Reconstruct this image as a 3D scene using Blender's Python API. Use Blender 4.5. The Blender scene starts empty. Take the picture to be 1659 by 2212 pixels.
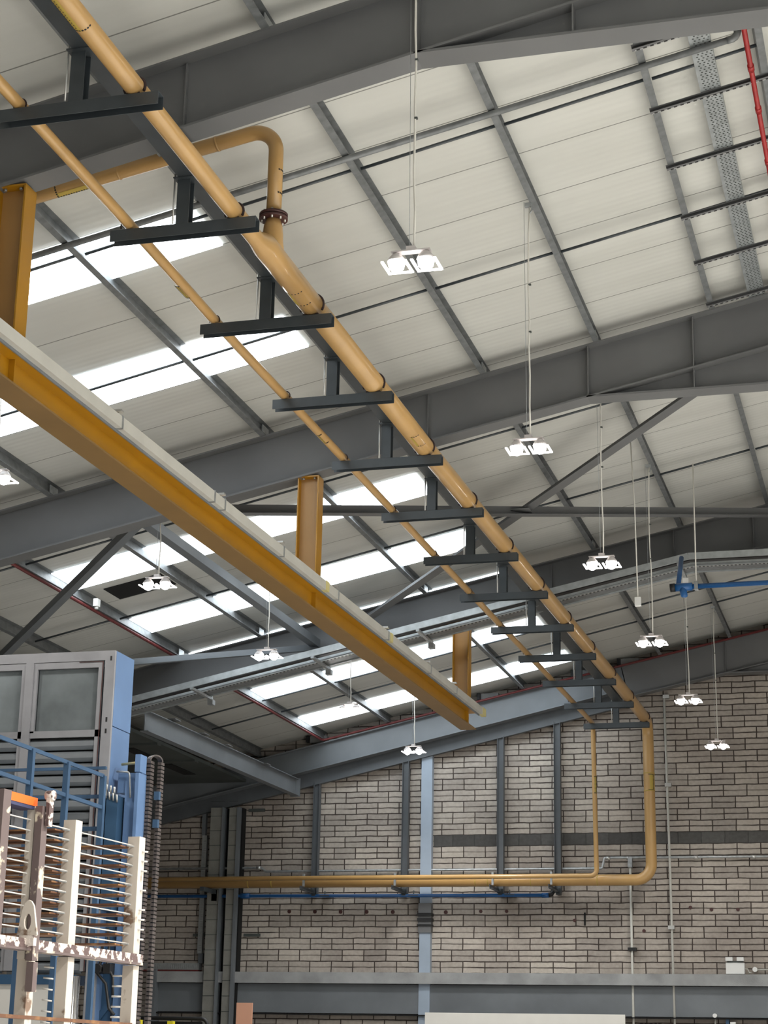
import bpy, math, random
from mathutils import Vector, Matrix
random.seed(7)
SC = bpy.context.scene
COL = SC.collection
PI = math.pi
# ------------------------------------------------------------------ camera (solved from the vanishing points)
F = 4100.0; CX, CY = 829.5, 1106.0; H = 1.6
yaw, pit, rol = math.radians(15.82869), math.radians(16.58463), math.radians(1.165653)
fwd = Vector((-math.sin(yaw)*math.cos(pit), math.cos(yaw)*math.cos(pit), math.sin(pit)))
rt = Vector((math.cos(yaw), math.sin(yaw), 0)); up = rt.cross(fwd)
R2 = rt*math.cos(rol)+up*math.sin(rol); U2 = -rt*math.sin(rol)+up*math.cos(rol)
cam = bpy.data.cameras.new('camera'); co = bpy.data.objects.new('camera', cam); COL.objects.link(co)
m = Matrix((R2, U2, -fwd)).transposed().to_4x4(); m.translation = (0, 0, H); co.matrix_world = m
cam.sensor_fit = 'HORIZONTAL'; cam.sensor_width = 36; cam.lens = F/1659*36; cam.clip_end = 200
SC.camera = co
def ray(u, v): return fwd+R2*((u-CX)/F)-U2*((v-CY)/F)
def at(u, v, Y): d = ray(u, v); d = d*(Y/d.y); return Vector((d.x, d.y, d.z+H))
# ------------------------------------------------------------------ materials
def nn(nt, t, **k):
    n = nt.nodes.new(t)
    for a, b in k.items(): setattr(n, a, b)
    return n
def mat(name, c, rough=.5, metal=0., var=.12, scale=3., bump=0., bscale=60., coat=0., c2=None, thr=None, emit=None, spec=.5, sharp=.06):
    m = bpy.data.materials.new(name); m.use_nodes = True; nt = m.node_tree; b = nt.nodes['Principled BSDF']; L = nt.links
    b.inputs['Roughness'].default_value = rough; b.inputs['Metallic'].default_value = metal
    b.inputs['Coat Weight'].default_value = coat; b.inputs['Specular IOR Level'].default_value = spec
    if emit:
        b.inputs['Base Color'].default_value = (*c, 1)
        b.inputs['Emission Color'].default_value = (*emit[0], 1); b.inputs['Emission Strength'].default_value = emit[1]; return m
    tc = nn(nt, 'ShaderNodeTexCoord'); no = nn(nt, 'ShaderNodeTexNoise'); no.inputs['Scale'].default_value = scale; no.inputs['Detail'].default_value = 6
    L.new(tc.outputs['Object'], no.inputs['Vector'])
    r = nn(nt, 'ShaderNodeValToRGB'); e = r.color_ramp.elements
    if c2 is None:
        a = [x*(1-var) for x in c]; z = [min(1, x*(1+var)) for x in c]; e[0].position = .3; e[1].position = .7
    else:
        a, z = c2, c; e[0].position = thr-sharp/2; e[1].position = thr+sharp/2
    e[0].color = (*a, 1); e[1].color = (*z, 1)
    L.new(no.outputs['Fac'], r.inputs['Fac']); L.new(r.outputs['Color'], b.inputs['Base Color'])
    if bump:
        n2 = nn(nt, 'ShaderNodeTexNoise'); n2.inputs['Scale'].default_value = bscale; L.new(tc.outputs['Object'], n2.inputs['Vector'])
        bp = nn(nt, 'ShaderNodeBump'); bp.inputs['Strength'].default_value = bump; bp.inputs['Distance'].default_value = .01
        L.new(n2.outputs['Fac'], bp.inputs['Height']); L.new(bp.outputs['Normal'], b.inputs['Normal'])
    return m
M = dict(
 rafter=mat('rafter_paint', (.150, .152, .155), .55, var=.1, scale=1.2),
 wallsteel=mat('blue_grey_steel_paint', (.17, .185, .20), .5, var=.12, scale=1.5),
 poststeel=mat('dark_grey_post_paint', (.10, .11, .12), .5),
 column=mat('pale_blue_column_paint', (.36, .43, .52), .45, var=.06),
 purlin=mat('galvanised_purlin', (.20, .21, .215), .5, .3, var=.22, scale=9),
 galv=mat('galvanised_steel', (.42, .44, .45), .4, .6, var=.2, scale=14),
 tray=mat('cable_tray_zinc', (.46, .49, .5), .38, .6, var=.15, scale=8),
 bracket=mat('dark_bracket_paint', (.050, .060, .068), .42, var=.15, scale=5, spec=.6),
 pipe=mat('ochre_pipe_paint', (.53, .32, .12), .3, var=.06, scale=2.5, coat=.25),
 pipedark=mat('maroon_flange_paint', (.07, .025, .022), .5),
 strap=mat('dark_maroon_rubber', (.03, .014, .014), .6),
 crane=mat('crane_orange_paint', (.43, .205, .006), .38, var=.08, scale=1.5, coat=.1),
 flange=mat('crane_shaded_tan', (.235, .135, .042), .5, var=.08, scale=2),  # underside shade of the crane beam put into the flange colour
 cranelite=mat('crane_pale_orange', (.40, .22, .07), .45, var=.08, scale=2),  # paler, less saturated orange for the hanger webs
 trunk=mat('pale_trunking', (.58, .57, .52), .5, var=.06),
 cream=mat('cream_end_cap', (.70, .62, .28), .6),
 white=mat('white_cord_plastic', (.74, .72, .66), .5, var=.05),
 red=mat('red_pipe_paint', (.36, .018, .018), .4, var=.2, scale=6),
 darkred=mat('dull_red_pipe_paint', (.13, .022, .022), .5, var=.2, scale=6),
 blue=mat('blue_compressed_air_pipe', (.012, .10, .30), .35, var=.1, coat=.2),
 black=mat('black_rubber', (.012, .012, .013), .5),
 dark=mat('dark_soffit_metal', (.07, .08, .075), .6, var=.2, scale=2),
 void=mat('dark_opening', (.006, .006, .006), .9),
 cabin=mat('brushed_grey_frame', (.34, .34, .36), .4, .25, var=.16, scale=3),
 louvre=mat('grey_louvre_metal', (.26, .28, .30), .42, .35, var=.14, scale=3),
 bluepanel=mat('cornflower_blue_panel', (.125, .215, .39), .4, var=.06, coat=.15),
 bluedeep=mat('machine_blue_paint', (.035, .085, .16), .42, var=.1),
 bluerail=mat('steel_blue_rail_paint', (.05, .10, .18), .4, var=.12),
 chain=mat('brown_black_chain_plastic', (.085, .070, .066), .55, var=.3, scale=20),
 bolt=mat('bright_bolt', (.62, .62, .6), .35, .7),
 brass=mat('brass_rod', (.62, .53, .28), .35, .6),
 rack=mat('chipped_cream_paint', (.56, .50, .43), .55, c2=(.20, .13, .09), thr=.36, scale=9, sharp=.05),
 rackpeel=mat('peeling_white_paint', (.62, .55, .49), .6, c2=(.11, .07, .065), thr=.50, scale=30, sharp=.04, bump=.4),
 rackbrown=mat('brown_primer_steel', (.13, .095, .09), .6, c2=(.62, .55, .42), thr=.40, scale=12, sharp=.04),
 rust=mat('rusty_bar', (.13, .055, .025), .7, c2=(.34, .17, .06), thr=.42, scale=12, sharp=.2),
 rod=mat('white_coated_rod', (.55, .53, .50), .4),
 orange=mat('orange_beam_paint', (.85, .14, .012), .5, var=.08),
 navy=mat('navy_beam_side', (.035, .04, .10), .5),
 yellow=mat('yellow_post_paint', (.85, .72, .03), .45, var=.05),
 salmon=mat('salmon_board', (.80, .42, .28), .6, var=.03),
 board=mat('white_board', (.80, .77, .71), .6, var=.03),
 panel=mat('pale_machine_panel', (.66, .64, .60), .45, var=.04),
 chrome=mat('bright_steel_tube', (.7, .7, .7), .2, .9, var=.05),
 boxwhite=mat('white_enclosure', (.82, .82, .80), .4, var=.02),
 pier=mat('grey_pier_blocks', (.25, .245, .22), .75, var=.12, scale=4, bump=.3, bscale=20),
 housing=mat('lamp_housing', (.62, .58, .57), .4, .2),
 lens=mat('lit_lamp_lens', (1, 1, 1), .4, emit=((1, .97, .93), 38)),
 glow=mat('emissive_lamp_guard', (1, 1, 1), .4, emit=((1, .97, .94), 2.2)),  # guard bars emit, standing in for lamp light falling on them
 labely=mat('yellow_pipe_label', (.50, .36, .07), .5, var=.05),
)
# roof sheet
def sheet_mat():
    m = bpy.data.materials.new('roof_liner_sheet'); m.use_nodes = True; nt = m.node_tree; L = nt.links; b = nt.nodes['Principled BSDF']
    b.inputs['Roughness'].default_value = .55
    tc = nn(nt, 'ShaderNodeTexCoord'); sp = nn(nt, 'ShaderNodeSeparateXYZ'); L.new(tc.outputs['Object'], sp.inputs[0])
    def ma(op, a, v=None, v2=None):
        n = nn(nt, 'ShaderNodeMath', operation=op); L.new(a, n.inputs[0])
        if v is not None:
            if hasattr(v, 'node'): L.new(v, n.inputs[1])
            else: n.inputs[1].default_value = v
        return n.outputs[0]
    y = ma('DIVIDE', ma('SUBTRACT', sp.outputs['Y'], 15.38-.953*30), .953)
    fr = ma('FRACT', y); d = ma('ABSOLUTE', ma('SUBTRACT', fr, .5)); line = ma('GREATER_THAN', d, .492)
    rib = ma('SINE', ma('MULTIPLY', y, 2*PI*9))
    tin = nn(nt, 'ShaderNodeMapping'); tin.inputs['Scale'].default_value = (.25, 2.2, 1); L.new(tc.outputs['Object'], tin.inputs[0])
    no = nn(nt, 'ShaderNodeTexNoise'); no.inputs['Scale'].default_value = 1.; no.inputs['Detail'].default_value = 4; L.new(tin.outputs[0], no.inputs['Vector'])
    r = nn(nt, 'ShaderNodeValToRGB'); e = r.color_ramp.elements; e[0].position = .3; e[1].position = .7
    e[0].color = (.60, .60, .56, 1); e[1].color = (.68, .68, .64, 1); L.new(no.outputs['Fac'], r.inputs[0])
    mx = nn(nt, 'ShaderNodeMix', data_type='RGBA'); L.new(line, mx.inputs['Factor']); L.new(r.outputs[0], mx.inputs[6]); mx.inputs[7].default_value = (.22, .22, .20, 1)
    L.new(mx.outputs[2], b.inputs['Base Color'])
    bp = nn(nt, 'ShaderNodeBump'); bp.inputs['Strength'].default_value = .15; bp.inputs['Distance'].default_value = .004
    L.new(rib, bp.inputs['Height']); L.new(bp.outputs[0], b.inputs['Normal'])
    return m
M['sheet'] = sheet_mat()
def rooflight_mat():
    m = bpy.data.materials.new('translucent_rooflight'); m.use_nodes = True; nt = m.node_tree; L = nt.links; b = nt.nodes['Principled BSDF']
    b.inputs['Base Color'].default_value = (.8, .85, .88, 1)
    tc = nn(nt, 'ShaderNodeTexCoord'); sp = nn(nt, 'ShaderNodeSeparateXYZ'); L.new(tc.outputs['Object'], sp.inputs[0])
    mp = nn(nt, 'ShaderNodeMapping'); mp.inputs['Scale'].default_value = (.4, 9, 1); L.new(tc.outputs['Object'], mp.inputs[0])
    no = nn(nt, 'ShaderNodeTexNoise'); no.inputs['Scale'].default_value = 1.5; L.new(mp.outputs[0], no.inputs['Vector'])
    r = nn(nt, 'ShaderNodeValToRGB'); e = r.color_ramp.elements; e[0].position = .35; e[1].position = .6
    e[0].color = (.70, .84, .94, 1); e[1].color = (.93, .97, 1, 1); L.new(no.outputs['Fac'], r.inputs[0])
    L.new(r.outputs[0], b.inputs['Emission Color']); b.inputs['Emission Strength'].default_value = 6.0
    return m
M['rooflight'] = rooflight_mat()
def block_mat():
    m = bpy.data.materials.new('split_concrete_blockwork'); m.use_nodes = True; nt = m.node_tree; L = nt.links; b = nt.nodes['Principled BSDF']
    b.inputs['Roughness'].default_value = .85; b.inputs['Specular IOR Level'].default_value = .2
    tc = nn(nt, 'ShaderNodeTexCoord'); sp = nn(nt, 'ShaderNodeSeparateXYZ'); L.new(tc.outputs['Object'], sp.inputs[0])
    def ma(op, a, v=None):
        n = nn(nt, 'ShaderNodeMath', operation=op)
        if hasattr(a, 'node'): L.new(a, n.inputs[0])
        else: n.inputs[0].default_value = a
        if v is not None:
            if hasattr(v, 'node'): L.new(v, n.inputs[1])
            else: n.inputs[1].default_value = v
        return n.outputs[0]
    wob = nn(nt, 'ShaderNodeTexNoise'); wob.inputs['Scale'].default_value = 3.5; wob.inputs['Detail'].default_value = 3; L.new(tc.outputs['Object'], wob.inputs['Vector'])
    w = ma('MULTIPLY', ma('SUBTRACT', wob.outputs['Fac'], .5), .03)
    z = ma('ADD', ma('SUBTRACT', sp.outputs['Z'], 6.06), w); x = ma('ADD', sp.outputs['X'], w)
    cb = nn(nt, 'ShaderNodeCombineXYZ'); L.new(ma('ADD', x, 100.13), cb.inputs[0]); L.new(ma('ADD', z, 45.), cb.inputs[1])
    br = nn(nt, 'ShaderNodeTexBrick', offset=.5, offset_frequency=2, squash=1)
    br.inputs['Scale'].default_value = 1; br.inputs['Brick Width'].default_value = .45; br.inputs['Row Height'].default_value = .225
    br.inputs['Mortar Size'].default_value = .0115; br.inputs['Mortar Smooth'].default_value = .15; br.inputs['Bias'].default_value = 0
    br.inputs['Color1'].default_value = (.63, .57, .50, 1); br.inputs['Color2'].default_value = (.46, .415, .37, 1); br.inputs['Mortar'].default_value = (.085, .068, .06, 1)
    L.new(cb.outputs[0], br.inputs['Vector'])
    fz = ma('ABSOLUTE', ma('SUBTRACT', ma('FRACT', ma('DIVIDE', ma('ADD', z, 45.), .225)), .5)); gro = ma('LESS_THAN', fz, .052)
    # band of plain dark blocks
    band = ma('MULTIPLY', ma('MULTIPLY', ma('GREATER_THAN', z, .0), ma('LESS_THAN', z, .225)), ma('GREATER_THAN', sp.outputs['X'], -9.4))
    gro = ma('MULTIPLY', gro, ma('SUBTRACT', 1., band))
    # patchy mortar strength
    n2 = nn(nt, 'ShaderNodeTexNoise'); n2.inputs['Scale'].default_value = 1.3; n2.inputs['Detail'].default_value = 5; L.new(tc.outputs['Object'], n2.inputs['Vector'])
    rs = nn(nt, 'ShaderNodeValToRGB'); e = rs.color_ramp.elements; e[0].position = .38; e[1].position = .58; e[0].color = (.5, .5, .5, 1); e[1].color = (1, 1, 1, 1); L.new(n2.outputs['Fac'], rs.inputs[0])
    mx1 = nn(nt, 'ShaderNodeMix', data_type='RGBA'); L.new(ma('MULTIPLY', gro, rs.outputs[0]), mx1.inputs['Factor']); L.new(br.outputs['Color'], mx1.inputs[6]); mx1.inputs[7].default_value = (.085, .068, .06, 1)
    br2 = nn(nt, 'ShaderNodeTexBrick', offset=.5, offset_frequency=2); br2.inputs['Scale'].default_value = 1; br2.inputs['Brick Width'].default_value = .45; br2.inputs['Row Height'].default_value = .225
    br2.inputs['Mortar Size'].default_value = .004; br2.inputs['Color1'].default_value = (.085, .083, .08, 1); br2.inputs['Color2'].default_value = (.15, .147, .14, 1); br2.inputs['Mortar'].default_value = (.05, .05, .05, 1); L.new(cb.outputs[0], br2.inputs['Vector'])
    mx2 = nn(nt, 'ShaderNodeMix', data_type='RGBA'); L.new(band, mx2.inputs['Factor']); L.new(mx1.outputs[2], mx2.inputs[6]); L.new(br2.outputs['Color'], mx2.inputs[7])
    # broad grime
    n3 = nn(nt, 'ShaderNodeTexNoise'); n3.inputs['Scale'].default_value = .55; n3.inputs['Detail'].default_value = 8; L.new(tc.outputs['Object'], n3.inputs['Vector'])
    r3 = nn(nt, 'ShaderNodeValToRGB'); e = r3.color_ramp.elements; e[0].position = .3; e[1].position = .65; e[0].color = (.68, .66, .66, 1); e[1].color = (1, 1, 1, 1); L.new(n3.outputs['Fac'], r3.inputs[0])
    n4 = nn(nt, 'ShaderNodeTexNoise'); n4.inputs['Scale'].default_value = 18; n4.inputs['Detail'].default_value = 8; L.new(tc.outputs['Object'], n4.inputs['Vector'])
    r4 = nn(nt, 'ShaderNodeValToRGB'); e = r4.color_ramp.elements; e[0].position = .3; e[1].position = .7; e[0].color = (.82, .81, .80, 1); e[1].color = (1.0, 1.0, 1.0, 1); L.new(n4.outputs['Fac'], r4.inputs[0])
    mm = nn(nt, 'ShaderNodeMix', data_type='RGBA', blend_type='MULTIPLY'); mm.inputs['Factor'].default_value = 1; L.new(mx2.outputs[2], mm.inputs[6]); L.new(r3.outputs[0], mm.inputs[7])
    m3 = nn(nt, 'ShaderNodeMix', data_type='RGBA', blend_type='MULTIPLY'); m3.inputs['Factor'].default_value = 1; L.new(mm.outputs[2], m3.inputs[6]); L.new(r4.outputs[0], m3.inputs[7])
    L.new(m3.outputs[2], b.inputs['Base Color'])
    bp = nn(nt, 'ShaderNodeBump', invert=True); bp.inputs['Strength'].default_value = .8; bp.inputs['Distance'].default_value = .02
    L.new(ma('MAXIMUM', br.outputs['Fac'], gro), bp.inputs['Height']); L.new(bp.outputs[0], b.inputs['Normal'])
    return m
M['block'] = block_mat()
def slotted():
    m = bpy.data.materials.new('slotted_strip'); m.use_nodes = True; nt = m.node_tree; b = nt.nodes['Principled BSDF']; b.inputs['Roughness'].default_value = .5
    tc = nn(nt, 'ShaderNodeTexCoord'); w = nn(nt, 'ShaderNodeTexWave', bands_direction='X'); w.inputs['Scale'].default_value = 5.2; nt.links.new(tc.outputs['Object'], w.inputs['Vector'])
    r_ = nn(nt, 'ShaderNodeValToRGB'); e = r_.color_ramp.elements; e[0].position = .5; e[1].position = .55; e[0].color = (.02, .02, .02, 1); e[1].color = (.4, .4, .4, 1)
    nt.links.new(w.outputs['Fac'], r_.inputs[0]); nt.links.new(r_.outputs[0], b.inputs['Base Color']); return m
M['slotted'] = slotted()
M['concrete'] = mat('smooth_concrete', (.33, .335, .335), .8, var=.22, scale=2.2, bump=.2)
M['floordark'] = mat('dark_low_bounce_floor', (.22, .21, .20), .65, var=.2, scale=.8)  # dark tone set to cut floor bounce on the left and far side
M['floor'] = mat('pale_bounce_floor', (.60, .59, .56), .6, var=.1, scale=.8)
M['glass'] = mat('hazy_cabin_glass', (.20, .225, .235), .22, .0, var=.4, scale=1.6, coat=.5)
# ------------------------------------------------------------------ mesh builder
class MB:
    def __init__(s): s.v = []; s.f = []; s.sm = []
    def add(s, vs, fs, smooth=False):
        o = len(s.v); s.v += [Vector(p) for p in vs]; s.f += [tuple(i+o for i in f) for f in fs]; s.sm += [smooth]*len(fs); return s
    def box(s, x0, x1, y0, y1, z0, z1):
        vs = [(x, y, z) for z in (z0, z1) for y in (y0, y1) for x in (x0, x1)]
        return s.add(vs, [(0, 2, 3, 1), (4, 5, 7, 6), (0, 1, 5, 4), (2, 6, 7, 3), (0, 4, 6, 2), (1, 3, 7, 5)])
    def frame(s, p0, p1, upv=(0, 0, 1)):
        d = (Vector(p1)-Vector(p0)).normalized(); u = Vector(upv); sd = d.cross(u)
        if sd.length < 1e-4: sd = d.cross(Vector((0, 1, 0)))
        sd.normalize(); return d, sd, sd.cross(d)
    def ext(s, prof, p0, p1, upv=(0, 0, 1), smooth=False):
        p0, p1 = Vector(p0), Vector(p1); d, sd, u = s.frame(p0, p1, upv); n = len(prof)
        vs = [p0+sd*a+u*b for a, b in prof]+[p1+sd*a+u*b for a, b in prof]
        s.add(vs, [(i, (i+1) % n, n+(i+1) % n, n+i) for i in range(n)], smooth)
        o = len(s.v)-2*n; s.f += [tuple(o+i for i in range(n))[::-1], tuple(o+n+i for i in range(n))]; s.sm += [False, False]; return s
    def bar(s, p0, p1, w, h, upv=(0, 0, 1)):
        return s.ext([(-w/2, -h/2), (w/2, -h/2), (w/2, h/2), (-w/2, h/2)], p0, p1, upv)
    def ibeam(s, p0, p1, w, h, tf=.012, tw=.009, upv=(0, 0, 1)):
        a, b = w/2, h/2; t = tw/2
        return s.ext([(-a, -b), (a, -b), (a, -b+tf), (t, -b+tf), (t, b-tf), (a, b-tf), (a, b), (-a, b), (-a, b-tf), (-t, b-tf), (-t, -b+tf), (-a, -b+tf)], p0, p1, upv)
    def tube(s, path, r, n=14, caps=True):
        P = [Vector(p) for p in path]; rr = r if isinstance(r, (list, tuple)) else [r]*len(P)
        d0 = (P[1]-P[0]).normalized(); a = Vector((0, 0, 1)) if abs(d0.z) < .9 else Vector((1, 0, 0)); sd = d0.cross(a).normalized(); rings = []
        for i, p in enumerate(P):
            if i == 0: d = d0
            elif i == len(P)-1: d = (P[i]-P[i-1]).normalized()
            else: d = ((P[i]-P[i-1]).normalized()+(P[i+1]-P[i]).normalized()).normalized()
            sd = (sd-d*sd.dot(d)).normalized(); u = d.cross(sd)
            rings += [p+(sd*math.cos(2*PI*k/n)+u*math.sin(2*PI*k/n))*rr[i] for k in range(n)]
        fs = [(i*n+k, i*n+(k+1) % n, (i+1)*n+(k+1) % n, (i+1)*n+k) for i in range(len(P)-1) for k in range(n)]
        s.add(rings, fs, True)
        if caps:
            o = len(s.v)-len(rings); m_ = (len(P)-1)*n
            s.f += [tuple(o+k for k in range(n))[::-1], tuple(o+m_+k for k in range(n))]; s.sm += [False, False]
        return s
    def cyl(s, p0, p1, r, n=14, r1=None): return s.tube([p0, p1], [r, r if r1 is None else r1], n)
def bend(pts, R, seg=8):
    P = [Vector(p) for p in pts]; out = [P[0]]
    for i in range(1, len(P)-1):
        a = (P[i-1]-P[i]).normalized(); b = (P[i+1]-P[i]).normalized(); ang = a.angle(b); t = R/math.tan(ang/2)
        A = P[i]+a*t; B = P[i]+b*t; c = P[i]+(a+b).normalized()*(R/math.sin(ang/2)); va = A-c; vb = B-c; th = va.angle(vb)
        for k in range(seg+1):
            q = k/seg; out.append(c+(va*math.sin((1-q)*th)+vb*math.sin(q*th))/math.sin(th))
    return out+[P[-1]]
def mkobj(name, mb, mt, origin):
    me = bpy.data.meshes.new(name); me.from_pydata([v-origin for v in mb.v], [], mb.f); me.update()
    for p, q in zip(me.polygons, mb.sm): p.use_smooth = q
    me.materials.append(M[mt] if isinstance(mt, str) else mt)
    o = bpy.data.objects.new(name, me); COL.objects.link(o); return o
def props(o, label, cat, group=None, kind=None):
    if label: o['label'] = label
    if cat: o['category'] = cat
    if group: o['group'] = group
    if kind: o['kind'] = kind
    return o
BASE = {}
def thing(name, base, label, cat, group=None):
    o = bpy.data.objects.new(name, None); COL.objects.link(o); o.location = base; o.empty_display_size = .1; BASE[o] = Vector(base)
    return props(o, label, cat, group)
def part(name, mb, mt, par, label=None):
    b = BASE[par]; o = mkobj(name, mb, mt, b); o.parent = par; BASE[o] = b
    if par.type == 'MESH': pass
    if label: o['label'] = label
    return o
def solo(name, mb, mt, label, cat, group=None, kind=None):
    lo = Vector([min(v[i] for v in mb.v) for i in range(3)]); hi = Vector([max(v[i] for v in mb.v) for i in range(3)])
    org = Vector(((lo.x+hi.x)/2, (lo.y+hi.y)/2, lo.z)); o = mkobj(name, mb, mt, org); o.location = org; BASE[o] = org
    return props(o, label, cat, group, kind)
def struct(name, mb, mt, label=None):
    o = mkobj(name, mb, mt, Vector((0, 0, 0))); o['kind'] = 'structure'; BASE[o] = Vector((0, 0, 0))
    if label: o['label'] = label; 
    return o
def copytree(root, loc, label):
    r = root.copy(); COL.objects.link(r); r.location = loc; r['label'] = label; BASE[r] = Vector(loc)
    for c in root.children:
        d = c.copy(); COL.objects.link(d); d.parent = r
        for g in c.children: e = g.copy(); COL.objects.link(e); e.parent = d
    return r
ORD = ['nearest', 'second', 'third', 'fourth', 'fifth', 'sixth', 'seventh', 'eighth', 'ninth', 'tenth', 'eleventh', 'twelfth', 'thirteenth']
# ------------------------------------------------------------------ roof geometry
RX = -.45; SL = .213
def zb(X): return 10.708+SL*(X if X <= RX else 2*RX-X)      # underside of the purlins
SH = .205                                                  # liner sheet above it
YR = [12.91, 20.94, 28.97, 37.0]
VX = -14.2; ER = 2*RX-VX
# ceiling
mb = MB()
def slab(x0, x1, z0, z1, y0, y1, t=.06): mb.add([(x0, y0, z0), (x1, y0, z1), (x1, y1, z1), (x0, y1, z0), (x0, y0, z0+t), (x1, y0, z1+t), (x1, y1, z1+t), (x0, y1, z0+t)],
    [(0, 3, 2, 1), (4, 5, 6, 7), (0, 1, 5, 4), (1, 2, 6, 5), (2, 3, 7, 6), (3, 0, 4, 7)])
slab(VX, RX, zb(VX)+SH, zb(RX)+SH, 5, 37.6); slab(RX, ER, zb(RX)+SH, zb(ER)+SH, 5, 37.6)
slab(VX-9, VX, zb(VX)+SH+9*SL, zb(VX)+SH, 5, 37.6)
slab(VX, -5, zb(VX)+SH, zb(-5)+SH, -6, 5); slab(VX-9, VX, zb(VX)+SH+9*SL, zb(VX)+SH, -6, 5)  # unseen roof extended behind the camera to block sky light on the left
struct('ceiling', mb, 'sheet')
# rooflights
def rlight(n, y0, x0=-11.72, x1=-6.36, yw=.92):
    m_ = MB(); z0, z1 = zb(x0)+SH-.02, zb(x1)+SH-.02; t = .016
    m_.add([(x0, y0, z0), (x1, y0, z1), (x1, y0+yw, z1), (x0, y0+yw, z0), (x0, y0, z0+t), (x1, y0, z1+t), (x1, y0+yw, z1+t), (x0, y0+yw, z0+t)],
        [(0, 3, 2, 1), (4, 5, 6, 7), (0, 1, 5, 4), (1, 2, 6, 5), (2, 3, 7, 6), (3, 0, 4, 7)])
    struct('window_%d' % n, m_, 'rooflight')
ys = [15.40, 18.22, 23.98, 26.84, 29.40, 32.55, 35.38]
for i, y in enumerate(ys): rlight(i+1, y)
for i, y in enumerate([9.66, 12.5, 15.40, 18.22, 23.98]): rlight(i+8, y, 2*RX+6.36, 2*RX+11.72)  # unseen panels added on the right slope as an extra light source
# dark opening in one sheet (missing panel)
def onroof(u, v, dz=SH-.03):
    d = ray(u, v); n = Vector((-SL, 0, 1)); t = (10.708-H+dz)/n.dot(d); p = d*t; return Vector((p.x, p.y, p.z+H))
mb = MB(); q = [Vector((x, y, zb(x)+SH-.012)) for x, y in ((-11.45, 25.2), (-10.55, 25.2), (-10.55, 25.82), (-11.45, 25.82))]
mb.add(q+[p+Vector((0, 0, .01)) for p in q], [(0, 3, 2, 1), (4, 5, 6, 7), (0, 1, 5, 4), (1, 2, 6, 5), (2, 3, 7, 6), (3, 0, 4, 7)])
solo('roof_hatch', mb, 'void', 'dark open hatch in the roof sheets beside the far-left rooflight', 'hatch')
# back wall up to the roof sheets
mb = MB(); Yw = 37.3; pts = [(-23, 0), (16, 0), (16, zb(ER)+SH), (ER, zb(ER)+SH), (RX, zb(RX)+SH), (VX, zb(VX)+SH), (-23, zb(VX)+SH+1.85)]
n = len(pts); mb.add([(x, Yw, z) for x, z in pts]+[(x, Yw+.3, z) for x, z in pts], [tuple(range(n)), tuple(range(n, 2*n))[::-1]]+[(i, n+i, n+(i+1) % n, (i+1) % n) for i in range(n)])
wall = struct('wall_back', mb, 'block')
mb = MB().box(-23, 18, -6, 37.6, -.1, 0); struct('floor', mb, 'floordark')
mb = MB().box(-4.5, 15.5, -5, 24, 0, .004); struct('floor_bounce_patch', mb, 'floor')  # added pale patch outside the view, bounces light to the near right ceiling
mb = MB().box(-23.2, -23, 5, 37.6, 0, 9.9); struct('wall_left', mb, 'block')
mb = MB().box(-23.2, -5, -6.2, -6, 0, 11); struct('wall_front_light_block', mb, 'block')  # unseen part wall added behind the camera to block ambient light
mb = MB().box(-23.2, -23, -6, 5, 0, 9.9); struct('wall_left_light_block', mb, 'block')  # left wall continued out of view, added to close off world light
mb = MB().box(16, 16.2, 5, 37.6, 0, 9.3); struct('wall_right_light_block', mb, 'block')  # unseen side wall added to cut world light coming from the right
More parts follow.
